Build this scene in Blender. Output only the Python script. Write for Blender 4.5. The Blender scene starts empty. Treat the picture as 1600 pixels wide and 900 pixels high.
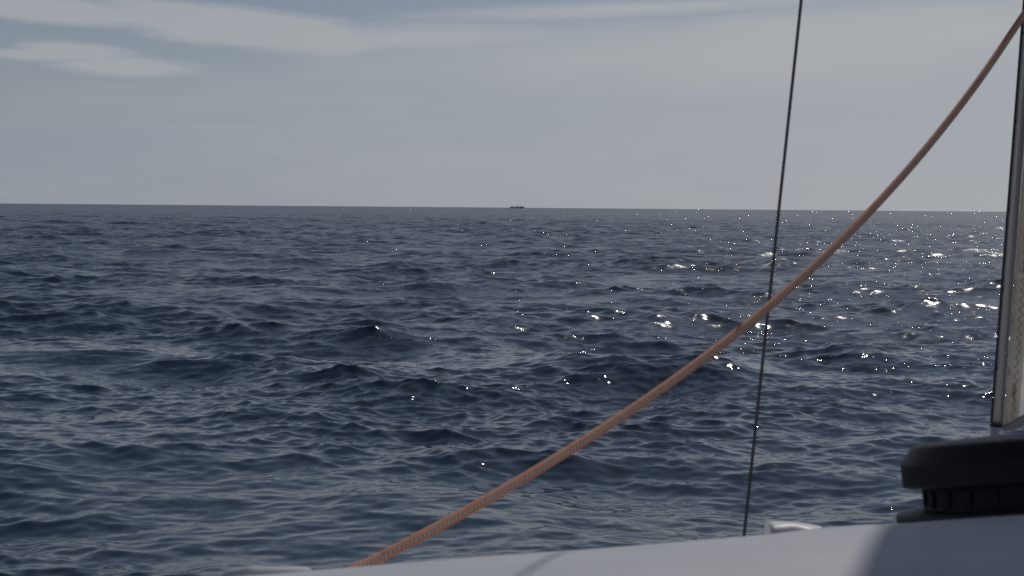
import bpy, bmesh, math, random
import numpy as np
from mathutils import Vector, Matrix

random.seed(7)
rad = math.radians
sc = bpy.context.scene
COL = sc.collection

# ------------------------------------------------------------------ camera
CAM_H = 2.1
FPX = 2222.0                      # focal length in pixels of the 1600 px wide photograph
PITCH, ROLL = rad(3.235), rad(0.47)
cam_d = bpy.data.cameras.new('camera')
cam = bpy.data.objects.new('camera', cam_d)
COL.objects.link(cam)
cam_d.sensor_width = 36.0
cam_d.lens = FPX / 1600 * 36.0
cam_d.clip_start, cam_d.clip_end = 0.05, 120000
CAM_R = Matrix.Rotation(rad(90) - PITCH, 4, 'X') @ Matrix.Rotation(ROLL, 4, 'Z')
cam.matrix_world = Matrix.Translation((0, 0, CAM_H)) @ CAM_R
cam_d.dof.use_dof = True
cam_d.dof.focus_distance = 22.0
cam_d.dof.aperture_fstop = 15.0
sc.camera = cam

# ------------------------------------------------------------------ sky and sun
SUN_AZ, SUN_EL = rad(24.8), rad(47)
world = bpy.data.worlds.new('World')
sc.world = world
world.use_nodes = True


def build_sky():
    nt = world.node_tree
    nt.nodes.clear()
    N = nt.nodes.new
    L = nt.links.new

    def math_(op, a, b=None, c=None, clamp=False):
        n = N('ShaderNodeMath'); n.operation = op; n.use_clamp = clamp
        for i, v in enumerate((a, b, c)):
            if v is None: continue
            if isinstance(v, (int, float)): n.inputs[i].default_value = v
            else: L(v, n.inputs[i])
        return n.outputs[0]

    def sstep(v, lo, hi):
        n = N('ShaderNodeMapRange'); n.interpolation_type = 'SMOOTHSTEP'
        L(v, n.inputs['Value'])
        n.inputs['From Min'].default_value = lo; n.inputs['From Max'].default_value = hi
        return n.outputs['Result']

    def noise(vec, scale, detail=4, rough=.55, dist=0.0):
        n = N('ShaderNodeTexNoise'); L(vec, n.inputs['Vector'])
        n.inputs['Scale'].default_value = scale; n.inputs['Detail'].default_value = detail
        n.inputs['Roughness'].default_value = rough; n.inputs['Distortion'].default_value = dist
        return n.outputs['Fac']

    def comb(x, y, z=0.0):
        n = N('ShaderNodeCombineXYZ')
        for i, v in enumerate((x, y, z)):
            if isinstance(v, (int, float)): n.inputs[i].default_value = v
            else: L(v, n.inputs[i])
        return n.outputs[0]

    def mix(f, a, b):
        n = N('ShaderNodeMix'); n.data_type = 'RGBA'
        if isinstance(f, (int, float)): n.inputs[0].default_value = f
        else: L(f, n.inputs[0])
        for i, v in ((6, a), (7, b)):
            if isinstance(v, tuple): n.inputs[i].default_value = (*v, 1)
            else: L(v, n.inputs[i])
        return n.outputs[2]

    tc = N('ShaderNodeTexCoord')
    sep = N('ShaderNodeSeparateXYZ'); L(tc.outputs['Generated'], sep.inputs[0])
    x, y, z = sep.outputs
    el = math_('ARCSINE', z)
    az = math_('ARCTAN2', x, y)
    elp = math_('MAXIMUM', el, 0.0)
    # the cloud sheet is a plane high above: direction / height, softened towards the horizon
    inv = math_('DIVIDE', 1.0, math_('ADD', math_('MAXIMUM', z, 0.0), 0.10))
    px, py = math_('MULTIPLY', x, inv), math_('MULTIPLY', y, inv)
    plane = comb(px, py, 0.0)
    angv = comb(math_('MULTIPLY', az, 1.0), math_('MULTIPLY', el, 4.5), 3.1)

    sky = N('ShaderNodeTexSky')
    sky.sky_type = 'NISHITA'
    sky.sun_disc = False
    sky.sun_elevation = SUN_EL
    sky.sun_rotation = SUN_AZ
    sky.air_density, sky.dust_density, sky.ozone_density = 1.0, 0.3, 3.0
    clear = N('ShaderNodeHueSaturation')
    clear.inputs['Hue'].default_value = 0.516
    clear.inputs['Saturation'].default_value = 0.72
    clear.inputs['Value'].default_value = 0.41
    L(sky.outputs[0], clear.inputs['Color'])

    fibv = comb(math_('ADD', az, math_('MULTIPLY', el, .6)), math_('MULTIPLY', el, 9.0), 1.7)
    fib = noise(fibv, 9.0, 8, .62, .7)
    # ---- veil of high haze, full near the horizon, broken higher up
    n1 = noise(plane, 0.55, 5, .55, .6)
    n2 = noise(angv, 2.6, 5, .6, .35)
    thick = math_('ADD', math_('MULTIPLY', n1, .55), math_('MULTIPLY', n2, .45))
    # fades with elevation, and earlier in the west (left) than under the sun
    edge = math_('ADD', math_('ADD', math_('MULTIPLY', az, 0.12), 0.112), math_('MULTIPLY', math_('SUBTRACT', fib, .5), .05))
    low = math_('SUBTRACT', 1.0, sstep(math_('SUBTRACT', elp, edge), -0.035, 0.045))
    veil = math_('MAXIMUM', low, sstep(thick, 0.52, 0.72))
    veil = math_('MULTIPLY', veil, 0.90)

    # ---- single flat clouds
    wob = noise(angv, 7.0, 5, .62, .5)
    wob2 = noise(angv, 19.0, 4, .6, .2)
    dist = math_('ADD', math_('MULTIPLY', math_('SUBTRACT', wob, .5), 0.85), math_('MULTIPLY', math_('SUBTRACT', wob2, .5), .35))
    dist = math_('ADD', dist, math_('MULTIPLY', math_('SUBTRACT', fib, .5), .75))

    def lens(a0, e0, ra, re, tilt, soft=.55):
        da = math_('SUBTRACT', az, rad(a0))
        de = math_('SUBTRACT', math_('SUBTRACT', el, rad(e0)), math_('MULTIPLY', da, tilt))
        r = math_('SQRT', math_('ADD', math_('POWER', math_('DIVIDE', da, rad(ra)), 2.0),
                                math_('POWER', math_('DIVIDE', de, rad(re)), 2.0)))
        r = math_('ADD', r, dist)
        return math_('SUBTRACT', 1.0, sstep(r, 1.0 - soft, 1.0 + soft * .35))

    clouds = [lens(-18.0, 7.30, 7.6, .60, -.045, .45), lens(-11.2, 6.95, 7.4, .85, -.075, .42), lens(-17.0, 5.80, 2.6, .45, -.05, .5), lens(-15.2, 5.32, 3.0, .42, -.01, .5), lens(-18.3, 5.62, 2.4, .26, .0, .6),
              lens(-3.0, 6.75, 7.0, .55, .02, .9), lens(13.5, 6.85, 11.5, 1.05, .02, .6), lens(5.0, 7.9, 9, .35, .04, .9), lens(9, 6.0, 16, 1.6, .02, .9),
              lens(-34, 9.5, 9, 1.2, .02, .8), lens(38, 10.5, 12, 1.3, -.02, .8), lens(2, 13.5, 14, 1.1, .03, .8)]
    cl = clouds[0]
    for c in clouds[1:]:
        cl = math_('MAXIMUM', cl, c)
    # the same sheet goes on over the whole sky as broken bands
    bands = sstep(noise(plane, 1.3, 6, .58, .8), 0.54, 0.74)
    bands = math_('MULTIPLY', bands, sstep(el, .20, .34))
    cl = math_('MAXIMUM', cl, math_('MULTIPLY', bands, .6))

    # hazy air is a shade brighter towards the sun
    sunside = math_('POWER', math_('MULTIPLY', math_('ADD', math_('COSINE', math_('SUBTRACT', az, SUN_AZ)), 1.0), .5), 8.0)
    veilc = mix(sunside, (2.32, 2.66, 3.26), (3.64, 3.86, 4.28))
    # slightly duller just over the horizon
    veilc = mix(math_('MULTIPLY', sstep(math_('ADD', math_('MULTIPLY', n2, .55), math_('MULTIPLY', fib, .45)), .36, .66), .34), veilc, (3.95, 4.10, 4.25))
    cloudc = mix(sunside, (3.45, 3.65, 3.95), (4.0, 4.2, 4.35))
    # clouds and veil thin out the glare overhead
    over = math_('SUBTRACT', 1.0, math_('MULTIPLY', sstep(el, .25, 1.1), .15))
    c = mix(veil, clear.outputs[0], veilc)
    c = mix(math_('MULTIPLY', cl, .88), c, cloudc)
    vm = N('ShaderNodeVectorMath'); vm.operation = 'SCALE'
    L(c, vm.inputs[0]); L(over, vm.inputs['Scale'])
    bg = N('ShaderNodeBackground'); bg.inputs['Strength'].default_value = 0.1
    L(vm.outputs[0], bg.inputs['Color'])
    out = N('ShaderNodeOutputWorld')
    L(bg.outputs[0], out.inputs['Surface'])


build_sky()
sun_d = bpy.data.lights.new('sun', 'SUN')
sun_d.energy = 1.3
sun_d.angle = rad(0.53)
sun_d.color = (1.0, 0.98, 0.945)
sun = bpy.data.objects.new('sun', sun_d)
COL.objects.link(sun)
SUN_DIR = Vector((math.sin(SUN_AZ) * math.cos(SUN_EL), math.cos(SUN_AZ) * math.cos(SUN_EL), math.sin(SUN_EL)))
sun.rotation_euler = (-SUN_DIR).to_track_quat('-Z', 'Y').to_euler()

sc.view_settings.view_transform = 'Standard'
sc.view_settings.look = 'None'
sc.view_settings.exposure = 0.0
sc.view_settings.gamma = 1.0
sc.view_settings.use_curve_mapping = False
sc.render.engine = 'CYCLES'
sc.cycles.use_denoising = False
sc.cycles.use_adaptive_sampling = False
sc.cycles.max_bounces = 6
sc.cycles.sample_clamp_indirect = 6


# ------------------------------------------------------------------ helpers
def at(px, py, depth):
    """point seen at a pixel of the 1600x900 photograph, at a depth in metres along the lens axis"""
    v = Vector(((px - 800) / FPX * depth, -(py - 450) / FPX * depth, -depth))
    return (CAM_R.to_3x3() @ v) + Vector((0, 0, CAM_H))


def link(name, me, mat=None, parent=None, smooth=True):
    o = bpy.data.objects.new(name, me)
    COL.objects.link(o)
    if mat: me.materials.append(mat)
    if smooth:
        me.polygons.foreach_set('use_smooth', [True] * len(me.polygons))
    if parent: o.parent = parent
    return o


def mesh(name, verts, faces, mat=None, parent=None, smooth=True):
    me = bpy.data.meshes.new(name)
    me.from_pydata([tuple(v) for v in verts], [], faces)
    me.update()
    return link(name, me, mat, parent, smooth)


def tag(o, label, cat, group=None):
    o['label'] = label
    o['category'] = cat
    if group: o['group'] = group
    return o


def empty(name, label, cat, loc=(0, 0, 0)):
    o = bpy.data.objects.new(name, None)
    COL.objects.link(o)
    o.location = loc
    return tag(o, label, cat)


def adopt(child, parent):
    """parent without moving the mesh, which is written in world coordinates"""
    child.parent = parent
    child.matrix_parent_inverse = Matrix.Translation(parent.location).inverted()
    return child


def smooth_path(pts, n):
    """Catmull-Rom through points"""
    P = [Vector(p) for p in pts]
    P = [P[0] * 2 - P[1]] + P + [P[-1] * 2 - P[-2]]
    out = []
    m = len(P) - 3
    for i in range(m):
        for k in range(n):
            t = k / n
            a, b, c, d = P[i:i + 4]
            out.append(.5 * ((2 * b) + (c - a) * t + (2 * a - 5 * b + 4 * c - d) * t * t + (3 * b - a - 3 * c + d) * t ** 3))
    out.append(P[-2].copy())
    return out


def resample(pts, step):
    L = [0]
    for a, b in zip(pts, pts[1:]): L.append(L[-1] + (b - a).length)
    n = max(2, int(L[-1] / step))
    out, j = [], 0
    for k in range(n + 1):
        s = L[-1] * k / n
        while j < len(L) - 2 and L[j + 1] < s: j += 1
        t = (s - L[j]) / max(1e-9, L[j + 1] - L[j])
        out.append(pts[j].lerp(pts[j + 1], t))
    return out, L[-1]


def tube_data(path, radius, seg=16, cap=True, profile=None, uv=False):
    """sweep with parallel-transport frame; radius is a number or f(i, angle)"""
    P = [Vector(p) for p in path]
    T = [(P[min(i + 1, len(P) - 1)] - P[max(i - 1, 0)]).normalized() for i in range(len(P))]
    n = Vector((0, 0, 1)).cross(T[0])
    if n.length < .1: n = Vector((1, 0, 0)).cross(T[0])
    n.normalize()
    V, F = [], []
    for i, p in enumerate(P):
        n = (n - T[i] * n.dot(T[i])).normalized()
        b = T[i].cross(n)
        for k in range(seg):
            a = 2 * math.pi * k / seg
            r = radius(i, a) if callable(radius) else radius
            V.append(p + n * (math.cos(a) * r) + b * (math.sin(a) * r))
    for i in range(len(P) - 1):
        for k in range(seg):
            k2 = (k + 1) % seg
            F.append((i * seg + k, i * seg + k2, (i + 1) * seg + k2, (i + 1) * seg + k))
    if cap:
        F.append(tuple(range(seg))[::-1])
        F.append(tuple((len(P) - 1) * seg + k for k in range(seg)))
    return V, F


def tube(name, path, radius, mat, parent=None, seg=16):
    V, F = tube_data(path, radius, seg)
    return mesh(name, V, F, mat, parent)


def lathe(name, prof, M, mat, parent=None, seg=96):
    """prof: list of (r, z); M: matrix placing the axis"""
    V, F = [], []
    for r, z in prof:
        for k in range(seg):
            a = 2 * math.pi * k / seg
            V.append(M @ Vector((r * math.cos(a), r * math.sin(a), z)))
    m = len(prof)
    for i in range(m - 1):
        for k in range(seg):
            k2 = (k + 1) % seg
            F.append((i * seg + k, i * seg + k2, (i + 1) * seg + k2, (i + 1) * seg + k))
    F.append(tuple(range(seg))[::-1])
    F.append(tuple((m - 1) * seg + k for k in range(seg)))
    return mesh(name, V, F, mat, parent)


def round_profile(pts, n=4, frac=.3):
    """cut the corners of an open profile"""
    for _ in range(n):
        q = [pts[0]]
        for a, b in zip(pts, pts[1:]):
            q.append((a[0] * .75 + b[0] * .25, a[1] * .75 + b[1] * .25))
            q.append((a[0] * .25 + b[0] * .75, a[1] * .25 + b[1] * .75))
        q.append(pts[-1])
        pts = q
    return pts


def box_data(c, sx, sy, sz, M=None):
    V = [Vector((x * sx / 2, y * sy / 2, z * sz / 2)) + Vector(c) for x in (-1, 1) for y in (-1, 1) for z in (-1, 1)]
    if M: V = [M @ v for v in V]
    F = [(0, 1, 3, 2), (4, 6, 7, 5), (0, 4, 5, 1), (2, 3, 7, 6), (0, 2, 6, 4), (1, 5, 7, 3)]
    return V, F


def bevel_box(name, c, s, bev, mat, parent=None, M=None, seg=3):
    V, F = box_data(c, *s)
    bm = bmesh.new()
    vs = [bm.verts.new(v) for v in V]
    for f in F: bm.faces.new([vs[i] for i in f])
    bmesh.ops.recalc_face_normals(bm, faces=bm.faces)
    bmesh.ops.bevel(bm, geom=list(bm.edges), offset=bev, segments=seg, profile=.5, affect='EDGES')
    if M: bm.transform(M)
    me = bpy.data.meshes.new(name)
    bm.to_mesh(me); bm.free()
    return link(name, me, mat, parent)


# ------------------------------------------------------------------ materials
class Mat:
    def __init__(s, name):
        s.m = bpy.data.materials.new(name)
        s.m.use_nodes = True
        s.nt = s.m.node_tree
        s.b = s.nt.nodes['Principled BSDF']
        s.out = s.nt.nodes['Material Output']

    def n(s, t, **kw):
        x = s.nt.nodes.new(t)
        for k, v in kw.items(): setattr(x, k, v)
        return x

    def l(s, a, b): s.nt.links.new(a, b)

    def set(s, **kw):
        for k, v in kw.items():
            i = s.b.inputs[k.replace('_', ' ')]
            i.default_value = (*v, 1) if isinstance(v, tuple) and len(v) == 3 else v
        return s

    def noise(s, scale, detail=4, rough=.55, vec=None, stretch=None, coord='Object'):
        x = s.n('ShaderNodeTexNoise')
        x.inputs['Scale'].default_value = scale
        x.inputs['Detail'].default_value = detail
        x.inputs['Roughness'].default_value = rough
        if vec is None:
            vec = s.n('ShaderNodeTexCoord').outputs[coord]
        if stretch:
            mp = s.n('ShaderNodeMapping'); mp.inputs['Scale'].default_value = stretch
            s.l(vec, mp.inputs['Vector']); vec = mp.outputs[0]
        s.l(vec, x.inputs['Vector'])
        return x

    def ramp(s, fac, stops):
        r = s.n('ShaderNodeValToRGB')
        e = r.color_ramp.elements
        while len(e) < len(stops): e.new(.5)
        for el, (p, c) in zip(e, stops):
            el.position = p; el.color = (*c, 1)
        s.l(fac, r.inputs[0])
        return r.outputs[0]

    def bump(s, h, strength=.3, dist=.002):
        b = s.n('ShaderNodeBump')
        b.inputs['Strength'].default_value = strength
        b.inputs['Distance'].default_value = dist
        s.l(h, b.inputs['Height'])
        s.l(b.outputs[0], s.b.inputs['Normal'])


def mottled(name, c0, c1, scale, rough, detail=5, stretch=None, bump=None, **kw):
    m = Mat(name)
    t = m.noise(scale, detail, .6, stretch=stretch)
    m.l(m.ramp(t.outputs['Fac'], [(.3, c0), (.7, c1)]), m.b.inputs['Base Color'])
    m.set(Roughness=rough, **kw)
    if bump:
        b = m.noise(bump[0], 3, .6, stretch=stretch)
        m.bump(b.outputs['Fac'], bump[1], bump[2])
    return m


gelcoat = mottled('grey_gelcoat', (.52, .53, .55), (.585, .595, .61), 9, .62, stretch=(1, 3, 3), bump=(420, .06, .0006)).m
hull_paint = mottled('white_hull_paint', (.70, .71, .72), (.76, .76, .76), 3, .25).m
black_plastic = mottled('black_plastic', (.008, .008, .009), (.013, .013, .014), 60, .5, bump=(900, .15, .0004), Specular_IOR_Level=.28).m
black_rubber = mottled('black_rubber', (.020, .021, .023), (.032, .033, .035), 80, .55).m
steel = mottled('stainless_steel', (.42, .42, .43), (.55, .55, .55), 40, .28, Metallic=1.0).m
alloy = mottled('anodised_aluminium', (.60, .555, .565), (.70, .655, .66), 22, .42, stretch=(1, 1, .06), bump=(160, .2, .0005), Metallic=.75).m
alloy_side = mottled('dark_anodised_edge', (.055, .065, .08), (.08, .09, .10), 22, .4, stretch=(1, 1, .06), Metallic=.4).m
alloy_pale = mottled('pale_alloy', (.56, .55, .57), (.64, .63, .64), 60, .5, Metallic=.35).m
white_plastic = mottled('white_plastic', (.66, .65, .63), (.76, .755, .74), 25, .45).m
ship_hazed = mottled('ship_hazed_blue_grey', (.52, .60, .74), (.58, .66, .80), .3, .7).m  # blue fade of the distant air is put into the ship's base colour
ship_red = mottled('ship_reddish_upperworks', (.60, .50, .56), (.66, .55, .60), .3, .7).m
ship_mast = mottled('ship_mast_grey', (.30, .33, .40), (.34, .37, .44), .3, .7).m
thread = mottled('tan_thread', (.32, .21, .11), (.42, .29, .16), 300, .8).m
deck_grip = mottled('side_deck_nonslip', (.42, .42, .42), (.50, .50, .49), 14, .7, bump=(260, .5, .001)).m


def wire_material():
    m = Mat('dull_wire')
    m.set(Metallic=.85, Roughness=.45)
    t = m.noise(60, 4)
    m.l(m.ramp(t.outputs['Fac'], [(.3, (.09, .085, .085)), (.7, (.15, .14, .14))]), m.b.inputs['Base Color'])
    return m.m


def rope_material():
    """flecked polyester braid: orange-brown cover, a pale tracer fleck on every other pick"""
    m = Mat('orange_braid')
    uv = m.n('ShaderNodeUVMap').outputs[0]
    sep = m.n('ShaderNodeSeparateXYZ'); m.l(uv, sep.inputs[0])

    def M(op, a, b=None):
        x = m.n('ShaderNodeMath', operation=op)
        for i, v in enumerate((a, b)):
            if v is None: continue
            if isinstance(v, (int, float)): x.inputs[i].default_value = v
            else: m.l(v, x.inputs[i])
        return x.outputs[0]
    u, v = sep.outputs[0], sep.outputs[1]       # u: turns, v: metres along / pick length
    a = M('FRACT', M('ADD', M('MULTIPLY', u, 8.0), v))
    b = M('FRACT', M('SUBTRACT', M('MULTIPLY', u, 8.0), v))
    # pale tracer yarns: short slanted dashes in lengthwise rows, one row in three
    row = M('LESS_THAN', M('FRACT', M('DIVIDE', M('FLOOR', M('MULTIPLY', u, 8.0)), 3.0)), .2)
    fleck = M('LESS_THAN', M('FRACT', M('ADD', v, M('MULTIPLY', M('FRACT', M('MULTIPLY', u, 8.0)), .5))), .42)
    over = row
    gap = M('MINIMUM', M('MINIMUM', a, M('SUBTRACT', 1.0, a)), M('MINIMUM', b, M('SUBTRACT', 1.0, b)))
    worn = m.noise(30, 4, .6, coord='Object')
    base = m.ramp(worn.outputs['Fac'], [(.3, (.70, .28, .15)), (.7, (.80, .375, .225))])
    mx = m.n('ShaderNodeMix', data_type='RGBA')
    m.l(M('MULTIPLY', fleck, over), mx.inputs[0]); m.l(base, mx.inputs[6]); mx.inputs[7].default_value = (.80, .74, .66, 1)
    mg = m.n('ShaderNodeMix', data_type='RGBA')
    mr = m.n('ShaderNodeMapRange'); m.l(gap, mr.inputs[0]); mr.inputs[2].default_value = .16
    m.l(mr.outputs[0], mg.inputs[0]); mg.inputs[6].default_value = (.34, .16, .09, 1); m.l(mx.outputs[2], mg.inputs[7])
    m.l(mg.outputs[2], m.b.inputs['Base Color'])
    m.set(Roughness=.75)
    m.b.inputs['Sheen Weight'].default_value = .08
    fib = m.noise(900, 3, .6)
    m.bump(fib.outputs['Fac'], .25, .0006)
    return m.m


def sail_material(name='weathered_sailcloth', share=.6):
    m = Mat(name)
    t1 = m.noise(3.2, 5, .6, stretch=(1, 1, 1.6))
    t2 = m.noise(38, 4, .6, stretch=(1.5, 1.5, .5))
    c1 = m.ramp(t1.outputs['Fac'], [(.35, (.66, .60, .52)), (.6, (.80, .77, .72))])
    c2 = m.ramp(t2.outputs['Fac'], [(.30, (.55, .45, .34)), (.46, (1, 1, 1))])
    mx = m.n('ShaderNodeMix', data_type='RGBA', blend_type='MULTIPLY')
    mx.inputs[0].default_value = .8
    m.l(c1, mx.inputs[6]); m.l(c2, mx.inputs[7])
    m.l(mx.outputs[2], m.b.inputs['Base Color'])
    m.set(Roughness=.7)
    w = m.noise(700, 2)
    m.bump(w.outputs['Fac'], .2, .0006)
    tr = m.n('ShaderNodeBsdfTranslucent')
    m.l(mx.outputs[2], tr.inputs[0])
    ms = m.n('ShaderNodeMixShader'); ms.inputs[0].default_value = share
    m.l(m.b.outputs[0], ms.inputs[1]); m.l(tr.outputs[0], ms.inputs[2])
    m.l(ms.outputs[0], m.out.inputs[0])
    return m.m


def water_material():
    m = Mat('sea_water')
    m.set(Base_Color=(.020, .042, .065), Roughness=.05, IOR=1.333)
    geo = m.n('ShaderNodeNewGeometry')
    att = m.n('ShaderNodeAttribute', attribute_name='fine_slope')

    def VM(op, a, b=None, k=None):
        x = m.n('ShaderNodeVectorMath', operation=op)
        for i, v in enumerate((a, b)):
            if v is None: continue
            if isinstance(v, tuple): x.inputs[i].default_value = v
            else: m.l(v, x.inputs[i])
        if k is not None:
            if isinstance(k, float): x.inputs['Scale'].default_value = k
            else: m.l(k, x.inputs['Scale'])
        return x.outputs[0]

    def MM(op, a, b, clamp=False):
        x = m.n('ShaderNodeMath', operation=op, use_clamp=clamp)
        for i, v in enumerate((a, b)):
            if isinstance(v, (int, float)): x.inputs[i].default_value = v
            else: m.l(v, x.inputs[i])
        return x.outputs[0]
    # ripples finer than the mesh, as slopes
    acc, spiky = None, None
    for scale, detail, amp in ((1.1, 3, 1.0), (4.3, 3, 1.0), (15.0, 2, .55)):
        t = m.noise(scale, detail, .62, vec=geo.outputs['Position'], stretch=(.7, 1.3, 1))
        s = VM('SUBTRACT', t.outputs['Color'], (.5, .5, .5))
        q = VM('MULTIPLY', s, VM('ABSOLUTE', s))
        s = VM('SCALE', s, k=amp)
        acc = s if acc is None else VM('ADD', acc, s)
        spiky = q if spiky is None else VM('ADD', spiky, q)

    def normal(v, gain):
        w = VM('SCALE', VM('MULTIPLY', v, gain), k=att.outputs['Fac'])
        return VM('NORMALIZE', VM('ADD', geo.outputs['Normal'], w))
    # body of the surface: facets too small to see act as roughness that grows with distance
    m.l(normal(acc, (2.6, 3.2, 0)), m.b.inputs['Normal'])
    alpha = MM('ADD', MM('MULTIPLY', MM('SUBTRACT', att.outputs['Fac'], .09, True), .95), .003)
    m.l(MM('SQRT', alpha, 0), m.b.inputs['Roughness'])
    # scattered smooth facets that throw the sun's image
    g = m.n('ShaderNodeBsdfPrincipled')
    for k_ in ('Base Color', 'IOR'): g.inputs[k_].default_value = m.b.inputs[k_].default_value
    g.inputs['Roughness'].default_value = .045
    m.l(normal(VM('ADD', acc, VM('SCALE', spiky, k=6.0)), (5.0, 5.5, 0)), g.inputs['Normal'])
    mx = m.n('ShaderNodeMixShader'); mx.inputs[0].default_value = .22
    m.l(m.b.outputs[0], mx.inputs[1]); m.l(g.outputs[0], mx.inputs[2])
    m.l(mx.outputs[0], m.out.inputs[0])
    return m.m


# ------------------------------------------------------------------ the sea
def build_sea():
    rng = np.random.default_rng(20)
    WIND = rad(-97)                    # the waves run towards the boat, a little across
    B, KP = .0095, 2 * np.pi / 6.5
    bands = [(60, 14, 700, 512), (14, 5, 210, 512), (5, 2, 83, 512), (2, .8, 37, 512), (.8, .32, 15.7, 512), (.32, .12, 6.3, 512)]
    CHOP = .85

    # radial sheet: fine where the camera looks, coarse all round, one surface to the horizon
    fine = np.arange(-23.5, 23.5, .066)
    side = np.concatenate([np.linspace(0, 1, 60)[1:] ** 1.6])
    th = np.concatenate([-23.5 - (156.5 * side)[::-1][0:], fine, 23.5 + 156.5 * side])
    th = np.unique(np.round(th, 6)) * np.pi / 180
    r = [.4, 1.5, 2.6, 3.6, 4.5, 5.2, 5.8, 6.3, 6.7, 7.0]
    while r[-1] < 60000:
        d = r[-1]
        k = .0024 if d < 160 else (.0024 + (d - 160) / 840 * .007 if d < 1000 else .0094 + min(.06, (d - 1000) / 9000 * .06))
        r.append(d + max(.019, k * d))
    r = np.array(r)
    nr, nt = len(r), len(th)
    dth = np.gradient(th)
    dr = np.gradient(r)
    R, T = np.meshgrid(r, th, indexing='ij')
    X, Y = R * np.sin(T), R * np.cos(T)
    S = np.maximum(np.minimum(dr[:, None], 1e9) * np.ones((1, nt)), (R * dth[None, :]) * 1.0)
    H = np.zeros_like(X); DX = np.zeros_like(X); DY = np.zeros_like(X)
    miss = np.full_like(X, B * np.log(.12 / .02) * .10)
    # slowly varying patchiness of the wind over the water
    patch = np.zeros_like(X)
    for i in range(26):
        lam = 3.5 * 12 ** rng.random()
        a_ = rng.normal(0, .8) + WIND
        kk = 2 * np.pi / lam
        patch += np.cos(kk * (np.cos(a_) * X + 1.0 * np.sin(a_) * Y) + rng.random() * 6.28)
    patch /= math.sqrt(13)
    for bi, (lmax, lmin, Lb, n) in enumerate(bands):
        k1 = 2 * np.pi * np.fft.fftfreq(n, Lb / n)
        KX, KY = np.meshgrid(k1, k1, indexing='ij')
        K = np.hypot(KX, KY); K[0, 0] = 1e-6
        ang = np.arctan2(KY, KX) - (WIND + rad((0, 6, -9, 12, -8, 5)[bi]))
        spread = (6.0, 5.0, 4.0, 3.2, 2.6, 2.0)[bi]
        D = np.abs(np.cos(ang / 2)) ** (2 * spread) + .02
        D /= np.mean(np.abs(np.cos(np.linspace(0, 2 * np.pi, 400) / 2)) ** (2 * spread) + .02) * 2 * np.pi
        S2 = B * (.9, 1.0, .9, .9, 1.2, 1.7)[bi] * K ** -4.0 * D * np.exp(-(KP / K) ** 2 * 1.1)
        S2[(K < 2 * np.pi / lmax) | (K >= 2 * np.pi / lmin)] = 0
        dk = 2 * np.pi / Lb
        A = np.sqrt(S2 * dk * dk)
        Z = (rng.normal(size=(n, n)) + 1j * rng.normal(size=(n, n))) * A * n * n
        h = np.fft.ifft2(Z).real
        dx = np.fft.ifft2(1j * KX / K * Z).real
        dy = np.fft.ifft2(1j * KY / K * Z).real
        svar = float(np.sum(S2 * K * K) * dk * dk)
        lm = math.sqrt(lmax * lmin)
        w = np.clip((lm / S - 2.0) / 3.0, 0, 1); w = w * w * (3 - 2 * w)
        miss += (1 - w * w) * svar
        sel = w > .002
        rot = (0.0, .31, -.47, .83, -1.1, .55)[bi] * 0          # bands keep the wind's direction
        u = (X[sel] + 13.7 * bi) / Lb * n
        v = (Y[sel] + 5.3 * bi) / Lb * n
        iu, iv = np.floor(u).astype(np.int64), np.floor(v).astype(np.int64)
        fu, fv = u - iu, v - iv
        iu0, iv0, iu1, iv1 = iu % n, iv % n, (iu + 1) % n, (iv + 1) % n

        def samp(f):
            return (f[iu0, iv0] * (1 - fu) * (1 - fv) + f[iu1, iv0] * fu * (1 - fv)
                    + f[iu0, iv1] * (1 - fu) * fv + f[iu1, iv1] * fu * fv)
        g = w[sel]
        if bi >= 2:
            # gusts and wave groups: short waves rise in patches and on the backs of the long ones
            g = g * np.clip(1.0 + .32 * patch[sel] * (.6, .8, 1.0, 1.1)[bi - 2] + .16 * H[sel] / .07, .4, 1.8)
        H[sel] += g * samp(h)
        DX[sel] -= CHOP * g * samp(dx)
        DY[sel] -= CHOP * g * samp(dy)
    print('sea sigma', H[200:400].std(), 'rows', nr, 'cols', nt)
    co = np.stack([X - DX, Y - DY, H], -1).reshape(-1, 3).astype(np.float32)
    idx = np.arange(nr * nt).reshape(nr, nt)
    a, b, c, d = idx[:-1, :-1], idx[1:, :-1], idx[1:, 1:], idx[:-1, 1:]
    quads = np.stack([a, d, c, b], -1).reshape(-1, 4)
    me = bpy.data.meshes.new('sea')
    me.vertices.add(len(co)); me.vertices.foreach_set('co', co.ravel())
    me.loops.add(quads.size); me.loops.foreach_set('vertex_index', quads.ravel().astype(np.int32))
    me.polygons.add(len(quads))
    me.polygons.foreach_set('loop_start', np.arange(0, quads.size, 4, dtype=np.int32))
    me.polygons.foreach_set('loop_total', np.full(len(quads), 4, np.int32))
    me.polygons.foreach_set('use_smooth', np.ones(len(quads), bool))
    at_ = me.attributes.new('fine_slope', 'FLOAT', 'POINT')
    at_.data.foreach_set('value', np.sqrt(miss).ravel().astype(np.float32))
    me.update(calc_edges=True)
    me.materials.append(water_material())
    o = bpy.data.objects.new('sea', me)
    COL.objects.link(o)
    o['kind'] = 'structure'
    return o


build_sea()


# ------------------------------------------------------------------ the sailing boat under the camera
DECK_Z = CAM_H - .96


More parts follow.
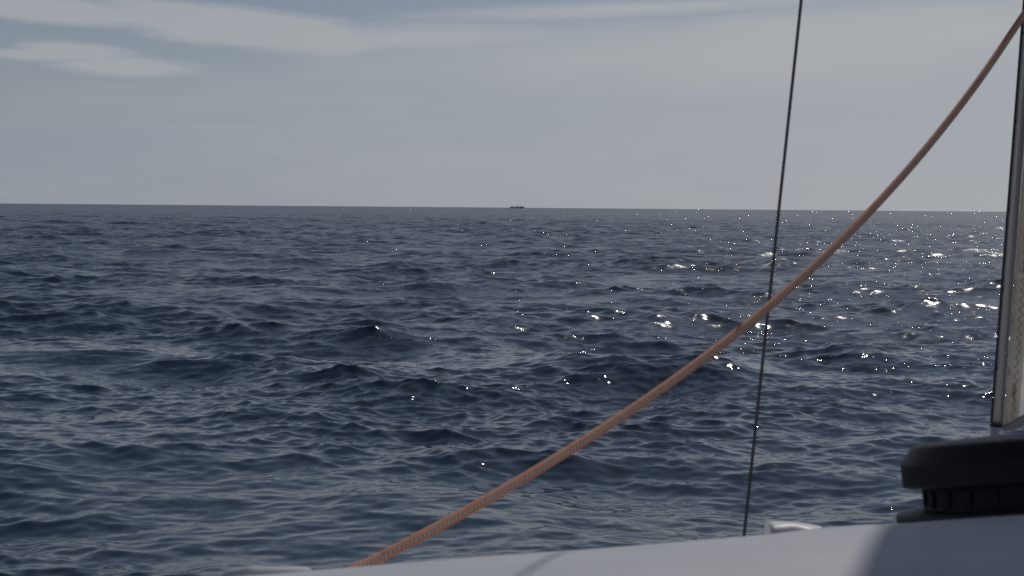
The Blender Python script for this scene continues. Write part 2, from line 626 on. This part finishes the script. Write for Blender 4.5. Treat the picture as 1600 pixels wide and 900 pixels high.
def build_boat():
    boat = empty('sailing_boat', 'pale grey sailing boat whose smooth coaming fills the lower right corner', 'sailboat', (0, 1.2, 0))
    # crest of the coaming as it stands against the sea, running forward and up to starboard
    crest_px = [(-500, 976, 1.02), (-100, 944, 1.09), (200, 920, 1.14), (440, 900.5, 1.18), (620, 885.5, 1.21), (800, 870, 1.245), (1000, 856, 1.28),
                (1160, 843, 1.31), (1300, 831, 1.335), (1380, 821, 1.35), (1440, 819, 1.36), (1520, 813, 1.375),
                (1620, 805, 1.39), (1800, 794, 1.42), (2200, 786, 1.49), (2800, 756, 1.60)]
    crest = smooth_path([at(*p) for p in crest_px], 10)
    prof = [(.60, -1.1), (.40, -1.1), (.375, -.9), (.36, -.55), (.345, -.30), (.32, -.17), (.27, -.09), (.21, -.04), (.15, -.010), (.10, .002), (.05, .0035), (0, 0),
            (-.03, -.0065), (-.08, -.0185), (-.14, -.034), (-.22, -.058), (-.27, -.080), (-.30, -.12), (-.315, -.20)]
    prof = round_profile(prof, 2)
    V, F = [], []
    n = len(prof) + 1
    for i, p in enumerate(crest):
        t = crest[min(i + 1, len(crest) - 1)] - crest[max(i - 1, 0)]
        t.z = 0
        t.normalize()
        inb = Vector((t.y, -t.x, 0))                       # towards the cockpit
        for u, z in prof:
            V.append(p + inb * u + Vector((0, 0, z)))
        q = p + inb * -.32
        V.append(Vector((q.x, q.y, DECK_Z - .02)))
    for i in range(len(crest) - 1):
        for k in range(n - 1):
            a = i * n + k
            F.append((a, a + n, a + n + 1, a + 1))
    adopt(mesh('coaming', V, F, gelcoat), boat)
    # side deck, toe rail and topsides
    inner, outer = [], []
    for i, p in enumerate(crest):
        t = crest[min(i + 1, len(crest) - 1)] - crest[max(i - 1, 0)]
        t.z = 0; t.normalize()
        inb = Vector((t.y, -t.x, 0))
        q, w = p + inb * -.28, p + inb * -1.75
        inner.append(Vector((q.x, q.y, DECK_Z))); outer.append(Vector((w.x, w.y, DECK_Z - .03)))
    V, F = [], []
    for a, b in zip(inner, outer): V += [a, b]
    for i in range(len(inner) - 1): F.append((2 * i, 2 * i + 1, 2 * i + 3, 2 * i + 2))
    adopt(mesh('side_deck', V, F, deck_grip), boat)
    V, F = [], []
    sect = [(-.05, -.02), (-.05, .035), (-.01, .045), (.02, .03), (.02, -.02)]
    for i, p in enumerate(outer):
        t = outer[min(i + 1, len(outer) - 1)] - outer[max(i - 1, 0)]
        t.z = 0; t.normalize()
        inb = Vector((t.y, -t.x, 0))
        for u, z in sect: V.append(p - inb * u + Vector((0, 0, z)))
    for i in range(len(outer) - 1):
        for k in range(4):
            a = i * 5 + k
            F.append((a, a + 5, a + 6, a + 1))
    adopt(mesh('toe_rail', V, F, alloy_pale), boat)
    V, F = [], []
    for i, p in enumerate(outer):
        t = outer[min(i + 1, len(outer) - 1)] - outer[max(i - 1, 0)]
        t.z = 0; t.normalize()
        inb = Vector((t.y, -t.x, 0))
        for u, z in ((-.022, -.005), (.0, -.3), (.06, -.8), (.25, -1.25), (.6, -1.9)): V.append(Vector((p.x, p.y, p.z + z)) + inb * u)
    for i in range(len(outer) - 1):
        for k in range(4):
            a = i * 5 + k
            F.append((a, a + 1, a + 6, a + 5))
    adopt(mesh('topsides', V, F, hull_paint), boat)
    # low rounded hatch lid just outboard of the coaming, its top edge shows over the crest
    c0, c1 = at(404, 890.5, 1.50), at(474, 891.5, 1.52)
    d = (c1 - c0)
    M = Matrix.Translation((c0 + c1) / 2) @ Matrix.Rotation(math.atan2(d.y, d.x), 4, 'Z') @ Matrix.Rotation(-math.asin(d.z / d.length), 4, 'Y') @ Matrix.Rotation(rad(-15), 4, 'X')
    h = c0.z - DECK_Z
    adopt(bevel_box('locker_lid', (0, .05, -.0555), (d.length + .03, .10, .12), .010, gelcoat, None, M), boat)
    return boat


build_boat()


# ------------------------------------------------------------------ winch on the coaming
def build_winch():
    c = at(1612, 796.5, 1.57)
    axis = Vector((-math.tan(rad(5.6)), math.tan(rad(10.0)), 1)).normalized()
    q = Vector((0, 0, 1)).rotation_difference(axis)
    W = empty('winch', 'low black winch with a wide overhanging cap, bolted to the grey coaming', 'winch', c)
    M = Matrix.Translation(c) @ q.to_matrix().to_4x4()
    px = 1.57 / FPX

    def L(name, prof, mat, n=1, parent=None):
        o = lathe(name, round_profile(prof, n), M, mat)
        if parent: o.parent = parent; o.matrix_parent_inverse = (Matrix.Translation(c)).inverted()
        else: adopt(o, W)
        return o
    rf, rn, rc = 206 * px, 160 * px, 190 * px
    L('base_flange', [(rf * .6, -.035), (rf, -.035), (rf, -.004), (rf * .995, .0055), (rf * .96, .0075), (rn * .9, .008)], black_rubber)
    drum = [(rn * .8, .004), (rn * 1.02, .006), (rn * 1.0, .012), (rn * .985, .022), (rn * .99, .032), (rn * .97, .040), (rn * .7, .041)]
    L('drum', drum, black_plastic)
    z0 = .034
    cap = [(rn * .86, z0 + .004), (rc * .95, z0), (rc * .985, z0), (rc, z0 + .0015), (rc, z0 + .010), (rc * 1.0, z0 + .0245), (rc * .992, z0 + .0275), (rc * .91, z0 + .0425),
           (rc * .885, z0 + .0455), (rc * .80, z0 + .0475), (rc * .72, z0 + .0482), (rc * .3, z0 + .0500), (.022, z0 + .0502)]
    L('cap', cap, black_plastic)
    L('handle_socket', [(.0235, z0 + .045), (.0235, z0 + .0535), (.021, z0 + .0545), (.013, z0 + .0545), (.0125, z0 + .049), (.004, z0 + .049)], steel, 0)
    # vertical grip ribs round the drum
    V, F = box_data((0, 0, 0), .006, .009, .018)
    me = bpy.data.meshes.new('rib')
    me.from_pydata([tuple(v) for v in V], [], F); me.materials.append(black_plastic)
    for k in range(24):
        a = 2 * math.pi * (k + .5) / 24
        o = bpy.data.objects.new('rib', me)
        COL.objects.link(o)
        o.parent = W
        o.matrix_parent_inverse = Matrix.Translation(c).inverted()
        o.matrix_basis = M @ Matrix.Rotation(a, 4, 'Z') @ Matrix.Translation((rn * .985, 0, .021))
    return W


build_winch()


# ------------------------------------------------------------------ rope, wire
def build_rope():
    px = [(540, 897), (600, 867.5), (660, 837), (740, 794), (818, 747), (860, 719), (948, 665), (1020, 617), (1100, 562), (1140, 530), (1200, 480), (1260, 428),
          (1328, 360), (1362, 324), (1420, 263), (1480, 197), (1536, 116), (1600, 22)]
    xs, ys = np.array(px).T
    co = np.polyfit((xs - 1000) / 600, ys, 4)
    px = [(x, float(np.polyval(co, (x - 1000) / 600))) for x in np.linspace(540, 1600, 16)]
    d0, d1 = 1.52, 2.45
    pts = []
    for x, y in px:
        t = (x - 540) / 1060
        pts.append(at(x, y, 1 / ((1 - t) / d0 + t / d1)))
    lead = (pts[0] - pts[1]).normalized()
    pts = [pts[0] + lead * .75 + Vector((0, -.10, .05)), pts[0] + lead * .35 + Vector((0, -.02, .01))] + pts
    up = (pts[-1] - pts[-2]).normalized()
    e = pts[-1].copy()
    pts += [e + Vector((.10, .04, .135)), e + Vector((.30, .12, .30)), e + Vector((.62, .27, .44)), e + Vector((1.1, .5, .55))]
    path, length = resample(smooth_path(pts, 12), .0014)
    R, SEG, PICK = .0060, 32, .0060
    step = length / (len(path) - 1)

    def rr(i, a):
        # braid: diamonds of strands standing proud of the furrows between them
        u, v = a / (2 * math.pi) * 8, i * step / PICK
        fa, fb = (u + v) % 1.0, (u - v) % 1.0
        g = min(fa, 1 - fa, fb, 1 - fb)
        return R * (.93 + .09 * min(1.0, g / .28))
    V, F = tube_data(path, rr, SEG)
    o = mesh('rope', V, F, rope_material())
    me = o.data
    uvl = me.uv_layers.new(name='braid')
    li = np.empty(len(me.loops), np.int32); me.loops.foreach_get('vertex_index', li)
    ring, k = li // SEG, (li % SEG).astype(float)
    lt = np.empty(len(me.polygons), np.int32); me.polygons.foreach_get('loop_total', lt)
    pk = np.repeat(np.arange(len(lt)), lt)
    mx = np.maximum.reduceat(k, np.concatenate([[0], np.cumsum(lt)[:-1]]))
    wrap = (mx[pk] == SEG - 1) & (k == 0)
    k[wrap] = SEG
    uv = np.stack([k / SEG, ring * step / PICK], -1).astype(np.float32)
    uvl.data.foreach_set('uv', uv.ravel())
    tag(o, 'orange-brown braided rope slanting from the bottom edge up to the sail', 'rope')


build_rope()


def build_wire():
    a, b = at(1162, 842, 2.15), at(1252, 0, 2.15)
    u = (b - a).normalized()
    foot = a + u * ((DECK_Z + .02 - a.z) / u.z)
    top = a + u * 4.2
    s = empty('wire_shroud', 'thin dark wire rising almost upright out of the frame, crossed by the rope', 'wire', foot)
    R = .00235
    path, length = resample([foot + u * .2, top], .004)
    step = length / (len(path) - 1)
    V, F = tube_data(path, lambda i, a_: R * (1 + .04 * abs(math.sin(3 * (a_ + i * step * 2 * math.pi / .05)))), 18)
    adopt(mesh('wire', V, F, wire_material()), s)
    adopt(tube('turnbuckle', [foot + u * .05, foot + u * .06, foot + u * .16, foot + u * .17, foot + u * .24], lambda i, a_: (.006, .009, .009, .006, .005)[i], steel), s)
    adopt(bevel_box('deck_plate', (0, 0, .004), (.05, .03, .05), .003, steel, None, Matrix.Translation(foot)), s)


build_wire()


# ------------------------------------------------------------------ pole and sail at the right edge
def build_pole_and_sail():
    D = 2.9
    p0, p1 = at(1557, 665, D), at(1608.5, 0, D)
    u = (p1 - p0).normalized()
    foot = p0 + u * ((DECK_Z - p0.z) / u.z)
    P = empty('sail_pole', 'grey metal pole with a dark edge standing in a short sleeve beside the sail', 'pole', foot)
    k = D / FPX
    view = Vector((p0.x, p0.y, 0)).normalized()
    sidev = Vector((view.y, -view.x, 0))
    sidev = (sidev - u * sidev.dot(u)).normalized()
    depthv = sidev.cross(u)
    if depthv.dot(view) < 0: depthv = -depthv

    def extr(name, sec, a, b, mat, steps=1):
        """closed section (side, depth) swept from a to b"""
        V, F = [], []
        m = len(sec)
        for t in range(steps + 1):
            c = a.lerp(b, t / steps)
            for s, d in sec: V.append(c + sidev * s + depthv * d)
        for t in range(steps):
            for i in range(m):
                j = (i + 1) % m
                F.append((t * m + i, t * m + j, (t + 1) * m + j, (t + 1) * m + i))
        F.append(tuple(range(m))[::-1]); F.append(tuple(steps * m + i for i in range(m)))
        o = mesh(name, V, F, mat)
        return adopt(o, P)
    # main tube with a lengthwise flute, rounded
    w = 8.6 * k
    sec = []
    for i in range(28):
        a = 2 * math.pi * i / 28
        r = w * (1 - .07 * math.exp(-((math.degrees(a) - 285) / 9) ** 2) - .05 * math.exp(-((math.degrees(a) - 250) / 8) ** 2))
        sec.append((math.cos(a) * r + .6 * k, math.sin(a) * r * 1.05))
    top = p0 + u * 4.0
    extr('tube', sec, p0 - u * .03, top, alloy)
    # dark luff track along its outer side
    t0 = -w - 1.2 * k
    extr('edge_track', [(t0, -.004), (t0 + 3.4 * k, -.0075), (t0 + 3.4 * k, .0075), (t0, .004)], p0 + u * .0065, top, alloy_side)
    # sleeve it stands in, collar ring, lock screw
    ws = 10.8 * k
    sec2 = [(math.cos(2 * math.pi * i / 28) * ws, math.sin(2 * math.pi * i / 28) * ws) for i in range(28)]
    sec3 = [(x * 1.03, y * 1.03) for x, y in sec2]
    extr('sleeve', sec2, foot, p0 - u * .003, alloy_pale)
    sec4 = [(x * .90, y * .90) for x, y in sec2]
    extr('collar_ring', sec4, p0 - u * .004, p0 + u * .0045, black_rubber)
    for f in (.055, .16):
        cc = p0 - u * f - sidev * ws * .96 - depthv * .004
        V, F = tube_data([cc + sidev * .003, cc - sidev * .003], .0045, 12)
        adopt(mesh('lock_screw', V, F, black_rubber), P)
    for f in (.115, .275, .44, .62, .80):
        cc = p0 + u * f + sidev * (t0 + 3.0 * k) - depthv * .0085
        V, F = tube_data([cc + depthv * .003, cc - depthv * .001], .0022, 10)
        adopt(mesh('rivet', V, F, black_rubber), P)
    # foot plate on the side deck
    V, F = tube_data([foot, foot + u * .012], .045, 24)
    adopt(mesh('foot_plate', V, F, alloy_pale), P)

    # ---- sail
    start = p0 + sidev * (w + 1.0 * k) + depthv * .004
    S = empty('sail', 'weathered off-white sailcloth with tan zigzag stitching, cut off by the edge of the picture', 'sail', start)
    out_dir = (sidev * .94 + depthv * .34).normalized()

    def pt(s, h):
        """s metres away from the pole, h metres up along it"""
        belly = .16 * math.sin(min(1.0, s / 1.5) * math.pi) * math.sin(max(0, min(1, (h + .15) / 4.0)) * math.pi)
        fold = .006 * math.sin(s * 60 + h * 3) * math.exp(-s * 5) + .010 * math.sin(s * 21 + h * 1.4 + 1.0) * min(1, s * 6)
        crease = .004 * math.sin(h * 34 + s * 9) * math.exp(-(h / .25) ** 2)
        return start + u * h + out_dir * s + depthv * (belly + fold + crease)
    V, F = [], []
    ns, nh = 70, 150
    sv = [(i / ns) ** 1.5 * 1.6 for i in range(ns + 1)]
    for j in range(nh + 1):
        t = j / nh
        for s in sv:
            h0 = -.020 + .62 * s                             # foot of the sail rises away from the pole
            V.append(pt(s, h0 + (3.95 - h0) * t))
    for j in range(nh):
        for i in range(ns):
            a = j * (ns + 1) + i
            F.append((a, a + 1, a + ns + 2, a + ns + 1))
    sm = sail_material()
    cl = mesh('cloth', V, F, sm)
    adopt(cl, S)

    def strip(name, s0, s1, h0, h1, off, mat, n=120, m=4):
        V, F = [], []
        for j in range(n + 1):
            h = h0 + (h1 - h0) * j / n
            for i in range(m + 1):
                s = s0 + (s1 - s0) * i / m
                V.append(pt(s, max(h, -.02 + .62 * s)) - depthv * off)
        for j in range(n):
            for i in range(m):
                a = j * (m + 1) + i
                F.append((a, a + 1, a + m + 2, a + m + 1))
        return adopt(mesh(name, V, F, mat), S)
    strip('luff_tape', .0005, 24 * k, -.02, 3.9, .0035, sm)
    # two rows of zigzag stitching down the tape
    for s0, s1 in ((11.0 * k, 18.0 * k),):
        pts = []
        h, i = -.005, 0
        while h < 1.6:
            pts.append(pt(s0 if i % 2 else s1, h) - depthv * .0052)
            h += .0098; i += 1
        V, F = tube_data(pts, .00085, 6)
        adopt(mesh('zigzag_stitching', V, F, thread), S)
    # doubled reinforcement along the foot
    V, F = [], []
    for i in range(31):
        s = .002 + 1.4 * i / 30
        for j in range(4):
            V.append(pt(s, -.021 + .62 * s + .022 * j / 3) - depthv * (.0055 if s < 24 * k + .02 else .0022))
    for i in range(30):
        for j in range(3):
            a = i * 4 + j
            F.append((a, a + 4, a + 5, a + 1))
    o = mesh('foot_band', V, F, mottled('grey_foot_band', (.34, .32, .31), (.42, .40, .39), 30, .8).m)
    so = o.modifiers.new('tape thickness', 'SOLIDIFY'); so.thickness = .001
    adopt(o, S)
    # white clear-edged panel strip further in
    strip('window_strip', 28 * k, 62 * k, .09, 1.2, .0035, sail_material('pale_sail_patch', .75))


build_pole_and_sail()


# ------------------------------------------------------------------ small white fitting beyond the coaming
def build_fitting():
    d = 2.5
    a, b = at(1207, 825, d), at(1292, 833, d)
    c = (a + b) / 2
    base = Vector((c.x, c.y, DECK_Z - .02))
    f = empty('deck_vent', 'small white moulded vent showing just over the coaming between wire and winch', 'vent', base)
    right = Vector((b.x - a.x, b.y - a.y, 0)).normalized()
    back = Vector((-right.y, right.x, 0))
    wid = (b - a).length
    V, F = [], []
    rows = []
    n = 14
    for i in range(n + 1):
        t = i / n
        topz = a.z + (b.z - a.z) * (t ** 1.6) + .002 * math.sin(t * math.pi)
        col = []
        for (y, z) in ((0, base.z), (0, topz - .020), (.004, topz - .006), (.016, topz), (.05, topz + .001), (.075, topz - .008), (.085, topz - .03), (.085, base.z)):
            dip = .006 * math.exp(-((t - .42) / .2) ** 2) if 0 < y < .006 or abs(z - (topz - .02)) < 1e-6 else 0
            col.append(Vector((a.x, a.y, 0)) + right * (wid * t) + back * (y + dip) + Vector((0, 0, z - dip * .4)))
        rows.append(col)
        V += col
    m = 8
    for i in range(n):
        for j in range(m - 1):
            q = i * m + j
            F.append((q, q + m, q + m + 1, q + 1))
    F.append(tuple(range(m))); F.append(tuple(n * m + j for j in range(m))[::-1])
    adopt(mesh('hood', V, F, white_plastic), f)
    M = Matrix.Translation(base + right * wid * .5 - right * 0 + back * .04 - (right * 0)) @ Matrix.Rotation(math.atan2(right.y, right.x), 4, 'Z')
    M.translation = Vector((a.x, a.y, base.z)) + right * wid * .5 + back * .043
    adopt(bevel_box('base_plate', (0, 0, .010), (wid + .04, .13, .012), .003, white_plastic, None, M), f)


build_fitting()


# ------------------------------------------------------------------ ship on the horizon
def build_ship():
    D = 4700.0
    k = D / FPX
    mid = at(808.3, 324.3, D)
    S = empty('distant_ship', 'tiny dark ship in profile with low deckhouse and two thin masts on the horizon', 'ship', (mid.x, mid.y, 0))
    # stations along the ship in photograph pixels from its middle: x, sheer height (px above the water)
    st = [(-11.6, 1.95, .2), (-10.8, 1.85, 1.4), (-9, 1.75, 2.4), (-6.5, 1.5, 2.8), (-3, 1.35, 2.9), (0, 1.3, 2.9), (3, 1.4, 2.9), (5, 1.7, 2.9), (8, 1.85, 2.6), (10.4, 1.95, 2.2), (11.4, 1.95, 1.6)]
    V, F = [], []
    for i, (x, h, b) in enumerate(st):
        e = (.3 if x < -10 else 0) * k
        V += [(x * k, -b, h * k), (x * k * .975, -b * .8, .5), (x * k * .97, -b * .2, -3), (x * k * .97, b * .2, -3), (x * k * .975, b * .8, .5), (x * k, b, h * k)]
    for i in range(len(st) - 1):
        for j in range(5):
            a = i * 6 + j
            F.append((a, a + 1, a + 7, a + 6))
        F.append((i * 6 + 5, i * 6, i * 6 + 6, i * 6 + 11))
    F.append((0, 5, 4, 3, 2, 1)); e = (len(st) - 1) * 6
    F.append((e, e + 1, e + 2, e + 3, e + 4, e + 5))
    mesh('hull', [(x, y, z + (.75 * k if z > 1 else 0)) for x, y, z in V], F, ship_hazed, S, smooth=False)

    def box(name, x0, x1, z0, z1, b, mat, parent=S, rake=0.0):
        z0, z1 = z0 + .7, z1 + .75
        V = [(x0 * k, -b, z0 * k), (x1 * k, -b, z0 * k), (x1 * k, b, z0 * k), (x0 * k, b, z0 * k),
             ((x0 + rake) * k, -b * .9, z1 * k), ((x1 - rake) * k, -b * .9, z1 * k), ((x1 - rake) * k, b * .9, z1 * k), ((x0 + rake) * k, b * .9, z1 * k)]
        return mesh(name, V, [(0, 3, 2, 1), (4, 5, 6, 7), (0, 1, 5, 4), (1, 2, 6, 5), (2, 3, 7, 6), (3, 0, 4, 7)], mat, parent, smooth=False)
    house = box('deckhouse', -1.8, 1.8, 1.0, 2.5, 2.4, ship_red, rake=.1)
    box('bridge', -1.45, 1.45, 2.5, 3.2, 2.0, ship_red, house, .12)
    box('funnel', -.1, .6, 3.2, 3.6, .9, ship_hazed, house, .05)
    box('raised_deck', 3.8, 7.6, 1.5, 2.35, 2.2, ship_hazed, rake=.3)
    box('forecastle', -8.4, -4.6, 1.4, 1.95, 2.0, ship_hazed, rake=.3)
    for x, z, r in ((-7.6, 5.7, .34), (4.2, 6.7, .45)):
        V, F = tube_data([(x * k, 0, 1.4 * k), (x * k, 0, z * k * .6), (x * k, 0, z * k)], lambda i, a, r=r: r * (1, .8, .45)[i], 8)
        m = mesh('mast', V, F, ship_mast, S)
        V, F = tube_data([(x * k - 1.5, 0, z * k * .78), (x * k + 1.5, 0, z * k * .78)], .14, 6)
        mesh('yard', V, F, ship_mast, m)
    S.rotation_euler.z = math.atan2(-mid.x, mid.y)


build_ship()
